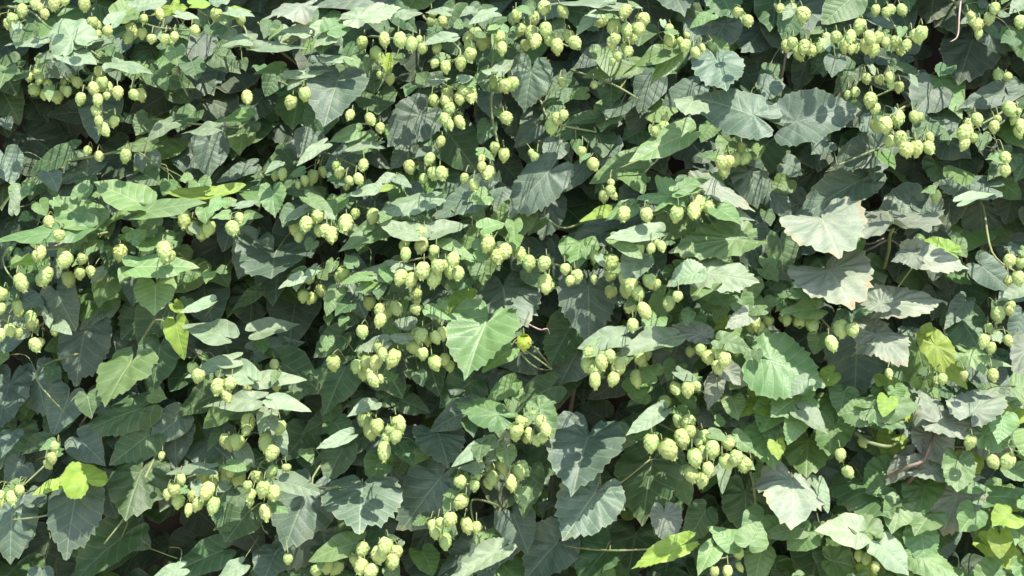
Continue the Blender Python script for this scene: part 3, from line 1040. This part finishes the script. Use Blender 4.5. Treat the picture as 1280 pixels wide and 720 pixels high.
for x, y, w, l, kind, behind in cone_rows:
    sh = shoots[owner(x, y)]
    s = join_stem(sh, x, y-10)
    d = max(.23, min(.375, -s.y+rng.uniform(.085, .15))) - (.03 if behind else 0)
    f = (D-d)/D*S
    top = at(x, y-l/2, d)
    cw = rng.uniform(1.0, 1.18)
    ax = Vector((rng.gauss(0, .26), rng.gauss(-.12, .25), -1)).normalized()
    o = link('hop_cone', rng.choice(CONE[kind]), sh['root'])
    q = (-ax).to_track_quat('Z', 'Y').to_matrix().to_4x4() @ Matrix.Rotation(rng.uniform(0, 6.28), 4, 'Z')
    M = q @ Matrix.Diagonal((w*f*cw, w*f*cw, l*f*rng.uniform(.88, 1.06), 1)); M.translation = top; o.matrix_basis = M
    gap = s-top
    if gap.length > .045: s = top+gap.normalized()*.028+Vector((0, .022, .006))
    sh['stalk'].add(curve([s, (s+top)/2+Vector((0, -.003, .008)), top-ax*.001], 3), .0008, .0007, 4)
    sh['used'] += 1

for sh in shoots:
    t = Tubes(); t.add(curve([sh['start'], (sh['start']+sh['pts'][0])/2+Vector((0, 0, .01))]+sh['pts'], 5), .0026, .0012, 6)
    t.build('stem', M_STEM, sh['root'])
    if sh['stalk'].v:
        o = sh['stalk'].build('stalks', M_STEM, sh['root']); o['kind'] = 'stuff'

# ---- single bare bits
def solo(name, label, cat, lines, mat):
    t = Tubes()
    for pts, r0, r1 in lines: t.add(curve([at(*p) for p in pts], 5), r0, r1, 6)
    o = t.build(name, mat); o['label'] = label; o['category'] = cat; return o
def extra(i, pts, r0, r1, mat, name):
    t = Tubes(); t.add(curve([at(*p) for p in pts], 5), r0, r1, 6); return t.build(name, mat, shoots[i]['root'])
def shoot(word): return next(i for i, s in enumerate(shoots) if word in s['root']['label'])
extra(shoot('pinkish tendril'), [(1202, -8, .20), (1199, 20, .21), (1198, 40, .215), (1195, 48, .22), (1188, 52, .225)], .0015, .0007, M_PINK, 'tendril')
extra(shoot('straight pale stalk'), [(611, 22, .20), (616, 60, .24), (614, 100, .25), (615, 146, .25), (622, 182, .25)], .0018, .0010, M_STEM, 'stalk')
extra(shoot('straight pale stalk'), [(620, 24, .21), (615, 44, .24), (614, 60, .245)], .0014, .0010, M_STEM, 'stalk')
extra(shoot('bare pale twig'), [(10, 8, .29), (38, 14, .31), (52, 26, .32), (64, 37, .31)], .0018, .0013, M_STEM, 'twig')
extra(shoot('forked twig'), [(1118, 622, .22), (1140, 598, .28), (1156, 574, .31), (1166, 546, .30), (1175, 520, .22)], .0036, .0018, M_TWIG, 'twig')
extra(shoot('forked twig'), [(1108, 596, .28), (1134, 584, .32), (1154, 574, .31), (1152, 545, .28), (1148, 520, .2)], .003, .0018, M_TWIG, 'twig')
extra(shoot('forked twig'), [(1070, 540, .28), (1085, 552, .31), (1110, 558, .31), (1122, 552, .28)], .003, .002, M_STEM, 'twig')
extra(shoot('black hollow') if False else shoot('curling by a black'), [(160, 672, .10), (180, 682, .13), (205, 692, .15), (222, 698, .15)], .0012, .0009, M_STEM, 'twig')
extra(shoot('great pale heart leaf and one'), [(668, 434, .24), (678, 446, .20), (690, 460, .16)], .0016, .0014, M_STEM, 'twig')
extra(shoot('great pale heart leaf and one'), [(650, 440, .2), (660, 452, .2), (674, 461, .19), (690, 462, .16)], .0013, .0011, M_STEM, 'twig')
extra(shoot('great pale heart leaf and one'), [(660, 405, .22), (675, 412, .23), (684, 411, .23), (687, 418, .22)], .0012, .0008, M_PINK, 'tendril')
extra(shoot('spread like fans'), [(1117, 285, .27), (1112, 296, .26), (1111, 312, .22), (1105, 335, .16)], .0022, .0026, M_STEM, 'petiole')
extra(shoot('spread like fans'), [(1070, 318, .12), (1090, 310, .15), (1112, 300, .14), (1130, 312, .10)], .0018, .0014, M_TWIG, 'twig')
extra(shoot('spread like fans'), [(1062, 298, .10), (1085, 305, .12), (1105, 298, .12)], .0018, .0014, M_TWIG, 'twig')
extra(shoot('largest lit cones'), [(938, 590, .24), (942, 605, .22), (945, 640, .18), (946, 655, .15)], .0022, .0020, M_STEM, 'stalk')
extra(shoot('largest lit cones'), [(948, 512, .26), (946, 535, .25), (940, 560, .23), (941, 575, .22)], .0016, .0016, M_STEM, 'stalk')
extra(shoot('very broad blue-green'), [(984, 55, .15), (981, 75, .16), (977, 96, .16)], .0018, .0022, M_TWIG, 'twig')
extra(shoot('reaching out left'), [(20, 352, .27), (8, 338, .26), (4, 322, .25), (12, 310, .25)], .0014, .0008, M_STEM, 'tendril')
extra(shoot('reaching out left'), [(55, 312, .25), (75, 310, .26), (105, 298, .26), (135, 290, .25)], .0018, .0016, M_STEM, 'twig')
extra(shoot('veined leaves spread flat'), [(322, 28, .26), (332, 38, .25), (342, 45, .24)], .0018, .0014, M_STEM, 'twig')
extra(shoot('veined leaves spread flat'), [(346, 58, .26), (362, 48, .27), (385, 45, .27), (408, 42, .26)], .0018, .0014, M_STEM, 'twig')
extra(shoot('dull leaves lapping'), [(100, 532, .14), (112, 515, .16), (128, 500, .16), (140, 486, .16), (172, 480, .14)], .0018, .0014, M_TWIG, 'twig')

# ---- the shaded bines behind: filler leaves, those that show stay objects, the rest become one mass
BINES = ["shaded hop bine behind the shoots at the left edge of the vine wall", "shaded hop bine behind the column of white pointed leaves left of centre",
         "shaded hop bine behind the straight hanging stalk and the long tail of cones", "shaded hop bine behind the cascade of small pointed leaves",
         "shaded hop bine behind the pair of winged blue-green leaves", "shaded hop bine behind the dusty fan leaves near the right edge"]
bines = []
for i, lab in enumerate(BINES):
    r = bpy.data.objects.new('hop_bine', None); r.empty_display_size = .05; C.objects.link(r)
    x = (i+.5)*W_PX/6; r.location = ((x-640)*S, -.03, .0); r['label'] = lab; r['category'] = 'hop bine'; r['group'] = 'hop bines climbing the wall in shade'
    t = Tubes(); t.add(curve([Vector(((x-640)*S+.05*math.sin(k*1.3+i), -.025-.015*math.cos(k*1.7+i), .001+k*.21)) for k in range(11)], 4), .006, .003, 6)
    bines.append(r); r['_t'] = 0; t.build('stem', M_TWIG, r)
bpy.context.view_layer.update()
fill = []
y = -250
while y < 970:
    x = -330
    while x < 1610:
        inside = -40 < x < 1320 and -40 < y < 770
        px, py = x+rng.uniform(-22, 22), y+rng.uniform(-20, 20)
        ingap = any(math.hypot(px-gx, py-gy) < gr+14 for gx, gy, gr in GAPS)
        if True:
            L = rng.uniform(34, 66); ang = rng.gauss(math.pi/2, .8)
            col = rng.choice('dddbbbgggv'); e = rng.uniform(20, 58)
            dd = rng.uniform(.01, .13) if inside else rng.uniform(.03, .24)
            if ingap: dd, col, e, L = rng.uniform(-.005, .012), 'd', rng.uniform(0, 15), L*.8  # gap leaves all take the dark shade-toned colour
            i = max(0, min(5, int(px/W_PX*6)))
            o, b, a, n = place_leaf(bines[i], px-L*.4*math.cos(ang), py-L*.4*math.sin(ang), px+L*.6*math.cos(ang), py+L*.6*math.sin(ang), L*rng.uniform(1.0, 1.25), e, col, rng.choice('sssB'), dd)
            fill.append(o)
        x += 39
    y += 33
bpy.context.view_layer.update()
import numpy as np
def centres(me, cache={}):
    if me.name not in cache:
        a = np.empty(len(me.polygons)*3, np.float32); me.polygons.foreach_get('center', a)
        v = np.empty(len(me.vertices)*3, np.float32); me.vertices.foreach_get('co', v)
        a = np.concatenate([a.reshape(-1, 3), v.reshape(-1, 3)]); cache[me.name] = np.c_[a, np.ones(len(a), np.float32)]
    return cache[me.name]
NX, NY = 320, 180; zb = np.full(NX*NY, 9., np.float32); seen = []
for ob in bpy.data.objects:
    if ob.type != 'MESH' or ob.name.split('.')[0] in ('ground', 'garden_wall'): continue
    q = centres(ob.data) @ np.array(ob.matrix_world, dtype=np.float32).T
    dep = q[:, 1]+D; px = q[:, 0]*D/dep/S+640; py = -(q[:, 2]-CZ)*D/dep/S+360
    ok = (px > 0) & (px < W_PX) & (py > 0) & (py < H_PX)
    if not ok.any(): continue
    cell = (py[ok]/4).astype(int)*NX+(px[ok]/4).astype(int)
    np.minimum.at(zb, cell, dep[ok]); seen.append((ob.name, cell, dep[ok]))
hits = {nm: int(len(np.unique(cell[dep < zb[cell]+.008]))) for nm, cell, dep in seen}
keep = sorted((o for o in fill if hits.get(o.name, 0) >= 4), key=lambda o: -hits[o.name])[:300]
ks = set(keep); rest = [o for o in fill if o not in ks]
bmv, bmf, bmu, bmm = [], [], [], []
cols = list('dbgv')
for o in rest:
    b0 = len(bmv); me = o.data; mw = o.matrix_world
    bmv.extend([tuple(mw @ v.co) for v in me.vertices]); col = me.materials[0].name
    for p in me.polygons:
        bmf.append([b0+v for v in p.vertices]); bmm.append({'leaf_shaded_dark': 0, 'leaf_shaded_blue': 1, 'leaf_green': 2, 'leaf_yellow_green': 3}[col])
        bmu.extend([me.uv_layers['leaf'].data[l].uv[:] for l in p.loop_indices])
    bpy.data.objects.remove(o)
fm = bpy.data.meshes.new('hop_foliage'); fm.from_pydata(bmv, [], bmf)
for c in cols: fm.materials.append(LM[c])
u = fm.uv_layers.new(name='leaf')
for i, q in enumerate(bmu): u.data[i].uv = q
for i, p in enumerate(fm.polygons): p.material_index = bmm[i]; p.use_smooth = True
fo = link('hop_foliage', fm); fo['kind'] = 'stuff'; fo['label'] = 'mass of shaded hop leaves deep in the vine wall and beyond the frame'
low = [o.name for s in shoots for o in s['root'].children if hits.get(o.name, 0) == 0 and o.name.split('.')[0] in ('leaf', 'hop_cone')]
print('fill', len(fill), 'kept', len(keep), 'leaves', len(leaf_rows), 'cones', len(cone_rows), 'unseen parts', len(low), 'min use', min(s['used'] for s in shoots))
for n_ in low: bpy.data.objects.remove(bpy.data.objects[n_])      # parts nobody can see
for o in bpy.data.objects:
    for k in ('_base', '_t'):
        if k in o: del o[k]
